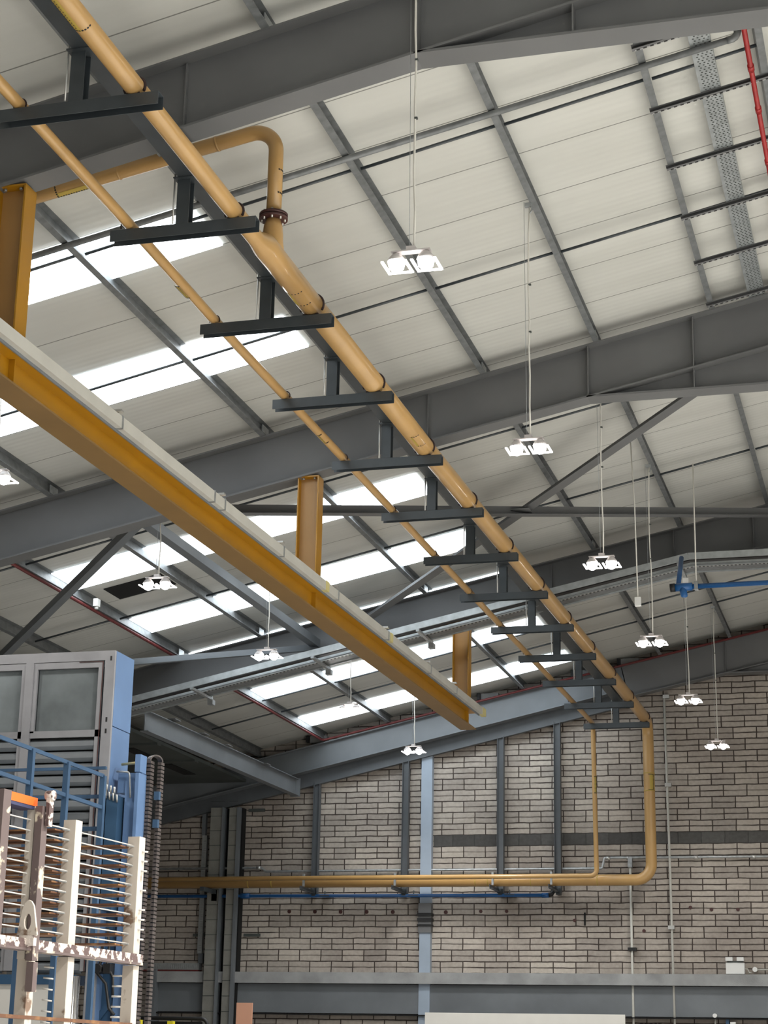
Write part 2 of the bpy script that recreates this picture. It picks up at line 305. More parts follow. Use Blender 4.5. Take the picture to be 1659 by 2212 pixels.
# ------------------------------------------------------------------ rafters
def rafter(i, Y):
    nm = ORD[i]
    lab = ['dark grey portal rafter crossing the top of the view', 'dark grey portal rafter crossing the middle of the view', 'dark grey portal rafter directly behind the galvanised cable ladder', 'blue-grey gable rafter lying against the top of the block wall'][i]
    t = thing('portal_rafter', (RX, Y, 9.2), lab, 'rafter', 'portal rafters')
    dep = .67; fw = .25; tilt = Vector((-SL, 0, 1)).normalized()
    if i < 3:
        b = MB()
        for sx in (-1, 1):
            xe = VX if sx < 0 else ER
            z0 = (zb(RX)-dep/2, zb(xe)-dep/2)
            b.ibeam((RX, Y, z0[0]), (xe, Y, z0[1]), fw, dep*.978, .02, .014)
        part('rafter_beam', b, 'rafter', t)
    else:
        b = MB(); b.ibeam((RX, Y-.02, zb(RX)-.335), (-5.45, Y-.02, zb(-5.45)-.335), .22, .655, .018, .014)
        b.ibeam((RX, Y-.02, zb(RX)-.335), (ER, Y-.02, zb(ER)-.335), .22, .655, .018, .014)
        part('rafter_beam', b, 'rafter', t)
        b = MB(); b.ibeam((-5.45, Y-.02, zb(-5.45)-.255), (VX-2, Y-.02, zb(-5.45)-.255-SL*1.05*(-5.45-VX+2)), .24, .50, .02, .014)
        part('outer_rafter', b, 'wallsteel', t, 'paler blue-grey lower length of the rafter')
        b = MB(); z1 = zb(-5.45)-.64; z2 = z1-SL*1.05*(-5.45-VX+2)
        b.ext([(-.06, -.145), (.06, -.145), (.06, .145), (-.06, .145)], (-5.45, Y+.16, z1), (VX-2, Y+.16, z2))
        part('ledger_channel', b, 'poststeel', t)
    # apex haunch
    h = MB(); xk = -3.44; xm = 2*RX-xk; zk = 9.315
    web = [(xk, zk), (xm, zk), (xm, zb(xm)-.6), (RX, zb(RX)-.6), (xk, zb(xk)-.6)]
    vs = [(x, Y-.008, z) for x, z in web]+[(x, Y+.008, z) for x, z in web]; k = 5
    h.add(vs, [tuple(range(k)), tuple(range(k, 2*k))[::-1]]+[(j, k+j, k+(j+1) % k, (j+1) % k) for j in range(k)])
    h.box(xk-.02, xm+.02, Y-fw/2, Y+fw/2, zk-.012, zk+.012)
    part('apex_haunch', h, 'rafter', t)
    for x in (xk, -2.2):
        s = MB().box(x-.006, x+.006, Y-fw/2+.01, Y-.009, zk+.012, zb(x)-.03); part('stiffener', s, 'rafter', t)
    if i < 3:
        for x in (-5.4,):
            s = MB().box(x-.005, x+.005, Y-.05, Y-.008, zb(x)-.64, zb(x)-.04); part('web_joint', s, 'rafter', t)
    for x in (VX+.02,) if i < 3 else ():
        s = MB().ibeam((x, Y, 0), (x, Y, zb(x)-.55), .3, .45, .02, .014, (0, 1, 0)); part('column', s, 'rafter', t)
for i, Y in enumerate(YR): rafter(i, Y)
# ------------------------------------------------------------------ purlins
PXS = [-.98, -2.0, -3.37, -4.74, -6.15, -7.5, -8.92, -10.3, -11.7, -13.1]
plab = ['galvanised roof purlin nearest the ridge, beside the bright red pipe', 'galvanised roof purlin where the slotted channels start, left of the perforated tray',
 'galvanised roof purlin carrying the cords of the right-hand lamp row', 'galvanised roof purlin passing just behind the nearest lit lamp',
 'dark roof purlin mostly hidden behind the big ochre pipe', 'roof purlin crossing the right ends of the bright rooflights',
 'roof purlin carrying the cords of the left-hand lamp row', 'roof purlin between the left lamp row and the dark open hatch',
 'roof purlin with the dull red pipe along its lower edge', 'lowest dark roof purlin above the pale steel tie beam']
un = Vector((-SL, 0, 1)).normalized()
for i, x in enumerate(PXS):
    b = MB(); w = .066; hh = .195; t = .004; z = zb(x)
    zp = [(0, 0), (w, 0), (w, .018), (w-t, .018), (w-t, t), (t, t), (t, hh-t), (w, hh-t), (w, hh), (0, hh)]
    b.ext(zp, (x, 8, z), (x, 37.25, z), un)
    th = thing('roof_purlin', (x, 22, z), plab[i], 'purlin', 'roof purlins of the left slope')
    part('rail', b, 'purlin', th)
    for Y in YR[:3]:
        c = MB().box(x+.012, x+.024, Y-.11, Y+.11, z+.01, z+.16); part('cleat', c, 'galv', th)
# mirror slope purlins (partly behind the ridge)
for j, x in enumerate([2*RX+.98, 2*RX+2.4]):
    b = MB(); b.ext([(0, 0), (-.066, 0), (-.066, .195), (0, .195), (0, .19), (-.062, .19), (-.062, .004), (0, .004)][::-1], (x, 8, zb(x)), (x, 37.25, zb(x)), Vector((SL, 0, 1)))
    solo('roof_purlin', b, 'purlin', ['galvanised roof purlin just beyond the ridge', 'galvanised roof purlin of the far slope, second from the ridge'][j], 'purlin', 'roof purlins of the right slope')
# sag rods between purlins
for i, Y in enumerate([15.45, 18.34, 23.0, 26.28, 32.98, 34.1]):
    b = MB(); xs = PXS
    for a, c in zip(xs[:-1], xs[1:]): b.cyl((a, Y, zb(a)+.06), (c+.066, Y, zb(c)+.06), .016, 8)
    solo('sag_rod', b, 'bracket', 'thin dark anti-sag rod line between purlins, %s of six from the camera' % ORD[i], 'rod', 'anti-sag rods between purlins')
# galvanised conduit under the purlins with its hook
Yc = 15.07; x0, x1 = -12.6, -1.22; oz = -.032
pth = [(x0, Yc, zb(x0)+oz), (x1, Yc, zb(x1)+oz), (x1+.12, Yc, zb(x1)+oz+.03), (x1+.12, Yc-.02, zb(x1)+oz+.16), (x1+.02, Yc-.05, zb(x1)+oz+.15), (.6, Yc-.05, zb(x1)+oz+.16)]
th = thing('conduit_pipe', (-6, Yc, 9.3), 'grey galvanised conduit pipe climbing the roof slope to a hooked end', 'pipe')
b = MB(); b.tube([(x0, Yc, zb(x0)+oz), (x1, Yc, zb(x1)+oz)], .030, 12); part('sloping_run', b, 'purlin', th)
b = MB(); P0 = Vector((x1, Yc, zb(x1)+oz)); dd = Vector((1, 0, SL)).normalized()
arc = [P0]+[P0+Vector((.075*math.sin(a)+.02, 0, .075*(1-math.cos(a))+.004)) for a in [k*PI*1.25/10 for k in range(1, 11)]]
b.tube(arc, .033, 12); part('hook_bend', b, 'purlin', th)
b = MB(); P1 = Vector((x1-.05, Yc-.0, zb(x1)+oz+.13)); b.tube([P1, P1+Vector((.12, 0, .03)), P1+Vector((2, 0, .05))], .03, 12); part('level_run', b, 'purlin', th)
# slotted channels, perforated tray, red pipe near the ridge
for i, Y in enumerate([14.74, 15.9, 17.08, 18.25, 19.43, 20.64]):
    a, c = -2.02, -.62; th = thing('slotted_channel', (a, Y, zb(a)-.03), 'dark slotted channel near the ridge, %s of six from the camera' % ORD[i], 'channel', 'slotted channels near the ridge')
    b = MB(); b.ext([(-.022, -.04), (.022, -.04), (.022, -.037), (-.018, -.037), (-.018, .0), (.022, 0), (.022, .003), (-.022, .003)], (a, Y, zb(a)-.001), (c, Y, zb(c)-.001), (-SL, 0, 1))
    part('channel_rail', b, 'rafter', th)
    part('slotted_lip', MB().bar((a+.03, Y+.012, zb(a+.03)-.044), (c, Y+.012, zb(c)-.044), .016, .004, (-SL, 0, 1)), 'slotted', th)
b = MB(); xa, xb_ = -1.54, -1.36
def plate(b, xa, xb_, y0, y1, dz, t=.003):
    b.add([(xa, y0, zb(xa)+dz), (xb_, y0, zb(xb_)+dz), (xb_, y1, zb(xb_)+dz), (xa, y1, zb(xa)+dz), (xa, y0, zb(xa)+dz+t), (xb_, y0, zb(xb_)+dz+t), (xb_, y1, zb(xb_)+dz+t), (xa, y1, zb(xa)+dz+t)],
        [(0, 3, 2, 1), (4, 5, 6, 7), (0, 1, 5, 4), (1, 2, 6, 5), (2, 3, 7, 6), (3, 0, 4, 7)])
plate(b, xa, xb_, 13.2, 20.85, .006)
for e in (xa, xb_): b.box(e-.002, e+.002, 13.2, 20.85, zb(e)+.006, zb(e)+.05)
th = thing('perforated_cable_tray', (xa, 17, zb(xa)), 'galvanised perforated cable tray running above the slotted channels near the ridge', 'cable tray')
part('tray_bed', b, 'tray', th)
b = MB()
for k in range(190):
    for j in range(4):
        y = 13.25+k*.04; x = xa+.03+j*.04+(.012 if k % 2 else 0); z = zb(x)+.0045; b.box(x, x+.016, y, y+.012, z-.0005, z+.001)
part('slots', b, 'dark', th)['kind'] = 'stuff'
b = MB(); rz = zb(-1.04)-.07
th = thing('red_pipe', (-1.04, 20, rz), 'bright red pipe running along the roof ridge at the right edge', 'pipe')
b.cyl((-1.06, 12.0, rz+.03), (-1.06, 36.8, rz+.03), .024, 12); part('pipe_run', b, 'red', th)
for y in (14.6, 15.6, 16.4, 17.5, 19): b = MB().cyl((-1.06, y, rz+.03), (-1.06, y+.09, rz+.03), .031, 12); part('coupling', b, 'red', th)
# dull red pipe along lower purlin and gable rafter
b = MB(); b.tube(bend([(-11.66, 14, zb(-11.7)-.022), (-11.66, 36.84, zb(-11.7)-.022), (-1.2, 36.84, zb(-1.2)-.01)], .1), .024, 10)
solo('red_pipe', b, 'darkred', 'dull dark red pipe along the lowest rooflight purlin and up the gable rafter', 'pipe')
# cleats and boards on top of the gable rafter
for j, (u, v) in enumerate([(1355, 1398), (1255, 1420), (1053, 1470), (683, 1600)]):
    p = at(u, v, 37.1); th = thing('infill_board', (p.x, 37.1, p.z), ['small pale infill board over the gable rafter near the right lamp', 'small pale infill board over the gable rafter behind the ochre pipe', 'small grey infill board over the gable rafter right of the orange hanger', 'small grey infill board at the left splice of the gable rafter'][j], 'board', 'infill boards on the gable rafter')
    part('board_face', MB().box(p.x-.14, p.x+.22, 37.12, 37.29, zb(p.x)+.02, zb(p.x)+.165), 'concrete', th)
    part('dark_cleat', MB().box(p.x-.2, p.x-.14, 37.02, 37.12, zb(p.x)+.02, zb(p.x)+.15), 'black', th)
# ------------------------------------------------------------------ roof bracing between second and third rafter
def brace(a, b_, lab, w=.15, mt='rafter'):
    b = MB(); b.ext([(-w/2, 0), (w/2, 0), (w/2, .008), (-w/2+.008, .008), (-w/2+.008, w), (-w/2, w)], a, b_, (0, 0, 1))
    return solo('roof_brace', b, mt, lab, 'brace', 'diagonal roof braces')
def rp(x, y, dz=-.33): return Vector((x, y, zb(x)+dz))
brace(rp(-8.72, 28.85), rp(-.9, 21.05), 'angle steel roof brace rising from the orange beam to the middle rafter')
brace(rp(-9.35, 21.05, -.42), rp(-1.2, 28.85, -.42), 'long level-looking steel brace crossing behind the ochre pipes')
brace(rp(-8.95, 21.05, -.5), rp(-16.6, 28.8, -.5), 'steel roof brace descending to the left edge above the machine cabin', .11, 'wallsteel')
brace(rp(-14.0, 25.4, -.5), rp(-9.2, 28.85, -.5), 'pale steel brace just above the machine cabin top', .11, 'wallsteel')
b = MB(); b.box(-5.25, -4.98, 25.0, 25.35, zb(-5.1)-.36, zb(-5.1)-.35); solo('gusset_plate', b, 'rafter', 'small steel gusset plate where two roof braces cross', 'plate')
b = MB(); b.ext([(-.07, 0), (.07, 0), (.07, .13), (.058, .13), (.058, .012), (-.058, .012), (-.058, .13), (-.07, .13)], (-9.3, 21.0, 8.30), (-9.3, 28.9, 8.30))
solo('eaves_strut', b, 'wallsteel', 'pale steel channel strut between rafters left of the orange beam', 'strut')
# tie beam at lower left and valley gutter
th = thing('tie_beam', (-12.2, 33, 7.0), 'pale grey steel I-beam tie running to the gable wall at lower left', 'beam')
part('beam_section', MB().ibeam((-12.2, 28.8, 7.16), (-12.2, 36.8, 7.24), .15, .34, .014, .01), 'wallsteel', th)
for y in (29.8, 31.2, 32.4, 34.6): part('clip', MB().box(-12.2, -12.06, y, y+.25, 7.37, 7.385), 'rafter', th)
part('end_plate', MB().box(-12.3, -12.1, 36.8, 36.84, 7.05, 7.42), 'wallsteel', th)
b = MB(); b.ibeam((-12.0, 28.9, 7.05), (-12.0, 28.99, 7.05), .2, .2)
th = thing('valley_gutter', (-14.3, 32, 7.3), 'dark valley gutter soffit with black slots at far lower left', 'gutter')
part('soffit', MB().box(-15.5, -13.3, 21.2, 36.9, 7.38, 7.44), 'dark', th)
for k in range(7): part('slot', MB().box(-14.2, -13.95, 23+k*1.9, 24.3+k*1.9, 7.365, 7.379), 'void', th)
for k in range(7): part('cross_rib', MB().box(-15.5, -13.3, 22.55+k*1.9, 22.75+k*1.9, 7.34, 7.38), 'dark', th)
# ------------------------------------------------------------------ pipe support beam, brackets and ochre pipes
BX = -5.46
b = MB(); b.ibeam((BX, 6, 8.758), (BX, 36.7, 8.758), .18, .19, .011, .008)
solo('support_beam', b, 'bracket', 'dark steel beam carrying the pipe brackets under the rafters', 'beam')
def bracket(Y, i):
    t = thing('pipe_bracket', (BX-.04, Y, 8.16), '', 'bracket', 'T-shaped pipe brackets')
    part('crossbar', MB().ext([(-.05, -.05), (-.044, -.05), (-.044, .044), (.044, .044), (.044, -.05), (.05, -.05), (.05, .05), (-.05, .05)], (-6.14, Y, 8.205), (-4.87, Y, 8.205)), 'bracket', t)
    part('stem', MB().ibeam((BX-.05, Y, 8.256), (BX-.05, Y, 8.652), .11, .10, .009, .008, (0, 1, 0)), 'bracket', t)
    part('top_plate', MB().box(BX-.13, BX+.06, Y-.09, Y+.09, 8.651, 8.662), 'bracket', t)
    part('tie_rod', MB().cyl((BX-.125, Y-.06, 8.256), (BX-.125, Y-.06, 8.70), .008, 8), 'bolt', t, 'bright threaded rod beside the stem')
    return t
YB = [11.16+2.087*k for k in range(13)]
blab = ['pipe bracket nearest the camera, at the upper left'] + ['T-shaped pipe bracket, %s from the camera' % o for o in ORD[1:12]] + ['T-shaped pipe bracket furthest away, where the pipes drop']
b0 = bracket(YB[0], 0); b0['label'] = blab[0]
for k in range(1, 13): copytree(b0, Vector((BX-.04, YB[k], 8.16)), blab[k])
# big pipe
zt = 8.256; r1, r2 = .073, .107; PX = -5.075
t = thing('gas_pipe', (PX, 20, 5.1), 'large ochre gas pipe along the roof, down the wall and off to the left', 'pipe')
b = MB(); b.tube([(PX, 5, zt+r1+.004), (PX, 13.78, zt+r1+.004), (PX, 14.0, zt+r2+.004), (PX, 15.6, zt+r2+.004)], [r1, r1, r2+.004, r2], 28); part('narrow_run', b, 'pipe', t)
zc = zt+r2+.004; xw = -4.955
b = MB(); b.tube(bend([(PX, 15.6, zc), (PX, 20, zc), (xw-.02, 33, zc), (xw-.02, 36.74, zc), (xw, 36.74, 5.315), (-18, 36.74, 5.315)], .3, 10), r2, 28); part('wide_run', b, 'pipe', t)
for z in (7.0, 7.34): part('weld_ring', MB().cyl((xw-.012, 36.74, z), (xw-.012, 36.74, z+.015), r2+.004, 24), 'labely', t)
for x in (-6.0, -7.3, -8.15, -8.4, -12.6, -13.1): part('weld_ring', MB().cyl((x, 36.74, 5.315), (x+.012, 36.74, 5.315), r2+.003, 24), 'labely', t)
for k, Y in enumerate(YB):
    rr = r1 if k < 2 else r2; b = MB(); cz = zt+rr+.004
    x_ = PX if k < 3 else PX+(xw-.02-PX)*min(1, max(0, (Y-20)/13))
    b.tube([(x_+math.cos(a)*(rr+.006), Y, cz+math.sin(a)*(rr+.006)) for a in [-.5+j*(PI+1.)/16 for j in range(17)]], .012, 8)
    part('u_bolt', b, 'strap', t)
    part('saddle_block', MB().box(x_-rr*.7, x_+rr*.7, Y-.03, Y+.03, zt, zt+.02), 'strap', t)
# branch tee, reducer, flange, riser, elbow
YT = 14.2
b = MB(); b.tube([(PX, YT+.02, zc-.02), (PX, YT, zc+.12), (PX, YT, zc+.19), (PX, YT, zc+.27), (PX, YT, zc+.33)], [.105, .092, .090, .082, .064], 24)
part('tee_reducer', b, 'pipe', t)
b = MB(); zf = 8.70; b.cyl((PX, YT, zf), (PX, YT, zf+.022), .125, 28); b.cyl((PX, YT, zf+.03), (PX, YT, zf+.052), .125, 28); part('bolted_flange', b, 'pipedark', t)
for k in range(8): a = k*PI/4+.2; b = MB().cyl((PX+.10*math.cos(a), YT+.10*math.sin(a), zf-.02), (PX+.10*math.cos(a), YT+.10*math.sin(a), zf+.07), .009, 6); part('flange_bolt', b, 'bolt', t)
zr = 9.60
b = MB(); b.tube(bend([(PX, YT, zf+.05), (PX, YT, zr), (-13.2, YT, zr-.185*8.1)], .20, 12), .066, 24); part('branch_pipe', b, 'pipe', t)
for x in (-5.62, -6.55): z = zr-.185*(PX-x)*1; part('branch_coupling', MB().cyl((x, YT, z), (x-.02, YT, z-.004), .069, 20), 'pipe', t)
part('branch_hanger', MB().cyl((-6.52, YT, zr-.27+.05), (-6.52, YT, zb(-6.52)+.1), .006, 6), 'galv', t)
# labels on the pipes: dotted outlines and small dark marks
def marks(par, c, axis, r, length, a0, a1, rows=2, mt='black'):
    c = Vector(c); ax = Vector(axis).normalized(); u = Vector((0, 0, 1)) if abs(ax.z) < .9 else Vector((0, -1, 0)); s = ax.cross(u).normalized(); u = s.cross(ax)
    b = MB()
    def dot(t, a, w):
        nrm = s*math.cos(a)+u*math.sin(a); p = c+ax*t+nrm*r; tt = nrm.cross(ax)
        b.ext([(w*math.cos(q), w*math.sin(q)) for q in [k*PI/3 for k in range(6)]], p-nrm*.001, p+nrm*.0012, ax)
    n = 12; na = 6
    for k in range(n+1):
        t = -length/2+length*k/n
        for j in range(rows): dot(t, a0+j*(.028/r), .0105 if j == 0 else .006)
    for k in range(na+1):
        a = a0+(a1-a0)*k/na; dot(-length/2, a, .0085); dot(length/2, a, .0085)
    part('label_marks', b, mt, par)
    lb = MB(); nseg = 8; vs = []
    for k in range(nseg+1):
        a = a0-.2+(min(a0+.75, a1)-a0+.2)*k/nseg; nrm = s*math.cos(a)+u*math.sin(a)
        vs += [c+ax*(-length/2-.01)+nrm*(r+.0005), c+ax*(length/2+.01)+nrm*(r+.0005)]
    lb.add(vs, [(2*k, 2*k+1, 2*k+3, 2*k+2) for k in range(nseg)], True); part('label_band', lb, 'labely', par)
marks(t, (PX, 10.05, zt+r1+.004), (0, 1, 0), r1+.001, .40, -2.3, -.6)
marks(t, (PX, 14.95, zc), (0, 1, 0), r2+.001, .26, -2.6, -.9)
marks(t, (-7.0, YT, zr-.185*1.93), (1, 0, .185), .067, .30, -PI/2-.1, .2, 1)
marks(t, (PX, YT, 9.05), (0, 0, 1), .067, .22, -1.2, .7, 1)
marks(t, (PX+.03, 19.0, zc), (0, 1, 0), r2+.001, .3, -2.3, -.9)
marks(t, (xw-.012, 36.74, 7.17), (0, 0, 1), r2+.001, .3, .6, 1.5, 1)
# small pipe
rs = .046; SX = -6.02; zs = zt+rs+.004
t2 = thing('small_gas_pipe', (SX, 20, 5.3), 'slim ochre gas pipe on the left ends of the brackets, dropping down the wall', 'pipe')
b = MB(); b.tube(bend([(SX+.08, 5, zs), (SX+.04, 13, zs), (SX-.01, 16, zs), (SX+.02, 36.42, zs), (SX+.06, 36.42, 5.365), (-18, 36.42, 5.365)], .12, 8), rs, 20); part('pipe_run', b, 'pipe', t2)
for k, Y in enumerate(YB):
    b = MB(); x_ = SX+(.05 if k == 0 else 0)
    b.tube([(x_+math.cos(a)*(rs+.004), Y, zs+math.sin(a)*(rs+.004)) for a in [-.4+j*(PI+.8)/12 for j in range(13)]], .006, 8); part('clamp', b, 'strap', t2)
marks(t2, (SX-.005, 14.55, zs), (0, 1, 0), rs+.001, .26, -2.2, -.9)
marks(t2, (SX, 18.7, zs), (0, 1, 0), rs+.001, .26, -2.2, -.9)
marks(t2, (SX+.045, 36.42, 7.1), (0, 0, 1), rs+.001, .32, .8, 1.6)
# ------------------------------------------------------------------ orange crane runway beam
CXB = -6.82
def czb(Y): return 6.80+(Y-12.8)*.0083
t = thing('crane_beam', (CXB, 20, 6.9), 'long orange-yellow crane runway beam hung under the rafters', 'crane beam')
hb = .28
b = MB(); y0, y1 = 7.0, 29.25; fw = .25
def seg(b, x0, x1, za, zb2): # box following the small fall of the beam
    b.add([(x0, y0, czb(y0)+za), (x1, y0, czb(y0)+za), (x1, y1, czb(y1)+za), (x0, y1, czb(y1)+za), (x0, y0, czb(y0)+zb2), (x1, y0, czb(y0)+zb2), (x1, y1, czb(y1)+zb2), (x0, y1, czb(y1)+zb2)],
        [(0, 3, 2, 1), (4, 5, 6, 7), (0, 1, 5, 4), (1, 2, 6, 5), (2, 3, 7, 6), (3, 0, 4, 7)])
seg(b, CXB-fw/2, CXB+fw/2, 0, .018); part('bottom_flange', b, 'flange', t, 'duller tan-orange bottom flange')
b = MB(); seg(b, CXB-.006, CXB+.006, .018, hb-.018); seg(b, CXB-fw/2, CXB+fw/2, hb-.018, hb); part('web_and_top_flange', b, 'crane', t)
# trunking alongside
t3 = thing('power_rail_trunking', (CXB+.2, 20, 7.2), 'pale grey enclosed power rail clipped along the orange crane beam', 'trunking')
b = MB(); y0, y1 = 7.0, 29.4; seg(b, CXB+fw/2+.012, CXB+fw/2+.075, hb-.005, hb+.105); part('trunking_body', b, 'trunk', t3)
b = MB(); seg(b, CXB+fw/2+.006, CXB+fw/2+.02, hb-.03, hb-.006); part('lower_lip', b, 'wallsteel', t3)
part('end_cap', MB().box(CXB+fw/2+.008, CXB+fw/2+.08, 29.4, 29.62, czb(29.4)+hb-.01, czb(29.4)+hb+.11), 'cream', t3, 'cream yellow end cap')
for k, y in enumerate([14.75, 17.1, 17.4, 19.3, 21.4, 23.7, 26.0, 27.6]):
    z = czb(y)+hb; q = MB(); x = CXB+fw/2
    q.box(x+.008, x+.082, y-.012, y+.012, z-.012, z+.112); part('joint_clip', q, 'galv', t3)
    if k not in (1,): q = MB().box(x-.02, x+.07, y-.03, y+.03, z+.15, z+.17).cyl((x+.03, y, z+.1), (x+.03, y, z+.16), .008, 8); part('hanger_bolt', q, 'bolt', t3)
for y in (21.0, 23.9): z = czb(y)+hb; part('cream_patch', MB().box(CXB+fw/2+.008, CXB+fw/2+.084, y-.12, y, z-.008, z+.108), 'cream', t3)
for i, Y in enumerate(YR[:3]):
    xh = -6.87; zt_ = zb(xh)-.675; z0 = czb(Y)+hb
    th = thing('orange_hanger', (xh, Y, z0), ['orange H-section hanger at the left edge on the nearest rafter', 'orange H-section hanger post in the middle of the view', 'orange H-section hanger furthest away near the beam end'][i], 'hanger post', 'orange crane beam hangers')
    w = .25; d = .2
    part('post_web', MB().box(xh-w/2, xh+w/2, Y-.005, Y+.005, z0, zt_-.01), 'cranelite', th)
    for s in (-1, 1): part('post_flange', MB().box(xh+s*w/2-.007, xh+s*w/2+.007, Y-d/2, Y+d/2, z0, zt_-.01), 'crane', th)
    e = part('top_plate', MB().box(xh-w/2-.007, xh+w/2+.007, Y-d/2, Y+d/2, zt_-.014, zt_), 'crane', th)
    for s in (-1, 1): part('bolt', MB().cyl((xh+s*.07, Y-.06, zt_-.035), (xh+s*.07, Y-.06, zt_-.014), .014, 6), 'galv', e)
    part('stiffener', MB().box(xh+.0, xh+.11, Y-.004, Y+.004, czb(Y)+.02, czb(Y)+hb-.02), 'crane', th)
# ------------------------------------------------------------------ lamps
def lamp(X, Y, cat_label):
    Z = 7.40; t = thing('twin_lamp', (X, Y, Z), cat_label, 'lamp', 'hanging twin lamps')
    for s in (-1, 1):
        cx = X+s*.113
        b = MB().tube([(cx, Y, Z+.030), (cx, Y, Z+.05), (cx, Y, Z+.085), (cx, Y, Z+.10)], [.070, .064, .036, .02], 20); hd = part('lamp_head', b, 'housing', t)
        part('lens', MB().tube([(cx, Y, Z-.055), (cx, Y, Z-.045), (cx, Y, Z-.02), (cx, Y, Z+.0295)], [.012, .034, .056, .066], 20), 'lens', hd)
        f = MB(); w = .088
        for q in (-1, 1): f.box(cx+q*w-.010, cx+q*w+.010, Y-.09, Y+.14, Z-.006, Z+.006)
        f.box(cx-w-.010, cx+w+.010, Y+.12, Y+.14, Z-.006, Z+.006)
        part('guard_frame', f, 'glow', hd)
    part('cross_plate', MB().box(X-.15, X+.15, Y-.035, Y+.035, Z+.098, Z+.108).box(X-.035, X+.035, Y-.03, Y+.03, Z+.108, Z+.14), 'housing', t)
    zt_ = zb(X)-.01
    rng = random.Random(int(X*10+Y*7)); p = [(X+.02, Y, Z+.14)]
    for k in range(1, 8): q = k/8; p.append((X+.02*(1-q)+rng.uniform(-.007, .007), Y, Z+.14+(zt_-Z-.14)*q))
    p.append((X+.02, Y, zt_+.03))
    part('cord', MB().tube(p, .0085, 8), 'white', t)
    part('thin_cable', MB().cyl((X-.015, Y, Z+.14), (X-.04, Y, zt_+.03), .0022, 6), 'galv', t)
    part('tie_clips', MB().box(X-.012+.02, X+.012+.02, Y-.012, Y+.012, 8.6, 8.615).box(X+.005, X+.03, Y-.012, Y+.012, 9.1, 9.115), 'dark', t)
    part('hook', MB().tube([(X+.02, Y, zt_-.1), (X+.045, Y, zt_-.06), (X+.03, Y, zt_-.02), (X+.0, Y, zt_+.0)], .009, 8).box(X-.03, X+.04, Y-.02, Y+.02, zt_-.03, zt_+.012), 'galv', t)
    return t
YL = [12.56, 16.99, 21.36, 25.6, 29.84, 34.15]; lz = 7.40
ll = ['nearest and largest of the right-hand row, beside the pipe tee', 'second of the right-hand row, hanging in the middle bay', 'third of the right-hand row, left of the white pendant switch', 'fourth of the right-hand row, above the gable rafter', 'fifth of the right-hand row, in front of the block wall', 'last of the right-hand row, lowest before the block wall']
lr = ['first of the left row, cut by the left edge of the frame', 'second of the left row, next to the dark roof hatch', 'third of the left row, in front of the cable ladder', 'fourth of the left row, in front of the far rooflights', 'last of the left row, near the pale blue wall column']
for y, l in zip(YL, ll): lamp(-3.39, y, 'lit twin lamp, '+l)
for y, l in zip([16.82, 21.25, 25.46, 29.68, 33.86], lr): lamp(-8.94, y, 'lit twin lamp, '+l)
# lamp spots, plus added unseen right rows whose power brightens the near ceiling
for X in (-3.39, -8.94, 2.2, 7.8):
    for Y in (YL if X < 0 else [4.0, 8.3]+YL):
        ld = bpy.data.lights.new('lamp_and_fill_light', 'SPOT'); ld.energy = {-3.39: 520, -8.94: 300, 2.2: 1350, 7.8: 1250}[X]*(1.25-.03*max(0, Y-8))*(1 if Y < 29 else 2.3 if X < -5 else .9 if X < 0 else .35); ld.spot_size = math.radians(150); ld.spot_blend = .6; ld.shadow_soft_size = .35; ld.color = (1, .972, .925)
        lo = bpy.data.objects.new('lamp_and_fill_light', ld); COL.objects.link(lo); lo.location = (X, Y, 7.36)
p = onroof(209, 1303, -.06)
solo('roof_sensor', MB().box(p.x-.035, p.x+.035, p.y-.05, p.y+.05, p.z-.05, p.z+.06).cyl((p.x, p.y, p.z-.09), (p.x, p.y, p.z-.05), .028, 10), 'boxwhite', 'small pale sensor under the purlin below the dark roof hatch', 'sensor')
# white pendant switch on long cord
p = at(1378, 1300, 24.6)
t = thing('pendant_switch', (p.x, p.y, p.z-.05), 'small white pendant switch box hanging on a long cord', 'switch')
part('switch_box', MB().box(p.x-.04, p.x+.04, p.y-.03, p.y+.03, p.z-.06, p.z+.06), 'boxwhite', t)
q = at(1352, 890, 24.6); part('cord', MB().tube([(p.x, p.y, p.z+.06), (p.x-.02, p.y, (p.z+q.z)/2), (p.x-.06, p.y, zb(p.x)+.02)], .0085, 8), 'white', t)
# ------------------------------------------------------------------ cable ladder in front of third rafter
t = thing('cable_ladder', (-8, 29.3, 8.3), 'galvanised cable ladder bending under the third rafter across the view', 'cable ladder')
TY0, TY1 = 27.8, 28.6
def tz(x): return 9.22 if x > -3.1 else 9.22+.213*(x+3.1)
for nm, y, lab in (('near_side_rail', TY0, None), ('middle_rail', TY0+.42, None), ('far_side_rail', TY1, None)):
    b = MB()
    for a, c in ((1.5, -3.1), (-3.1, -14.0)): b.ext([(-.012, -.05), (.012, -.05), (.012, .05), (-.012, .05)], (a, y, tz(a)), (c, y, tz(c)))
    part(nm, b, 'tray', t)
b = MB()
for a, c in ((1.5, -3.1), (-3.1, -14.0)): b.ext([(-.2, -.002), (.2, -.002), (.2, .002), (-.2, .002)], (a, TY1-.2, tz(a)-.03), (c, TY1-.2, tz(c)-.03))
part('cable_bed', b, 'purlin', t)
b = MB()
for a, c in ((1.5, -3.1), (-3.1, -14.0)): b.ext([(-.05, -.002), (.05, -.002), (.05, .002), (-.05, .002)], (a, TY0+.48, tz(a)-.036), (c, TY0+.48, tz(c)-.036))
part('slotted_bed_strip', b, 'slotted', t)
b = MB()
for a, c in ((1.5, -3.1), (-3.1, -14.0)): b.ext([(-.06, -.03), (.06, -.03), (.06, .03), (-.06, .03)], (a, TY0+.2, tz(a)), (c, TY0+.2, tz(c)))
part('cable_bundle', b, 'black', t)
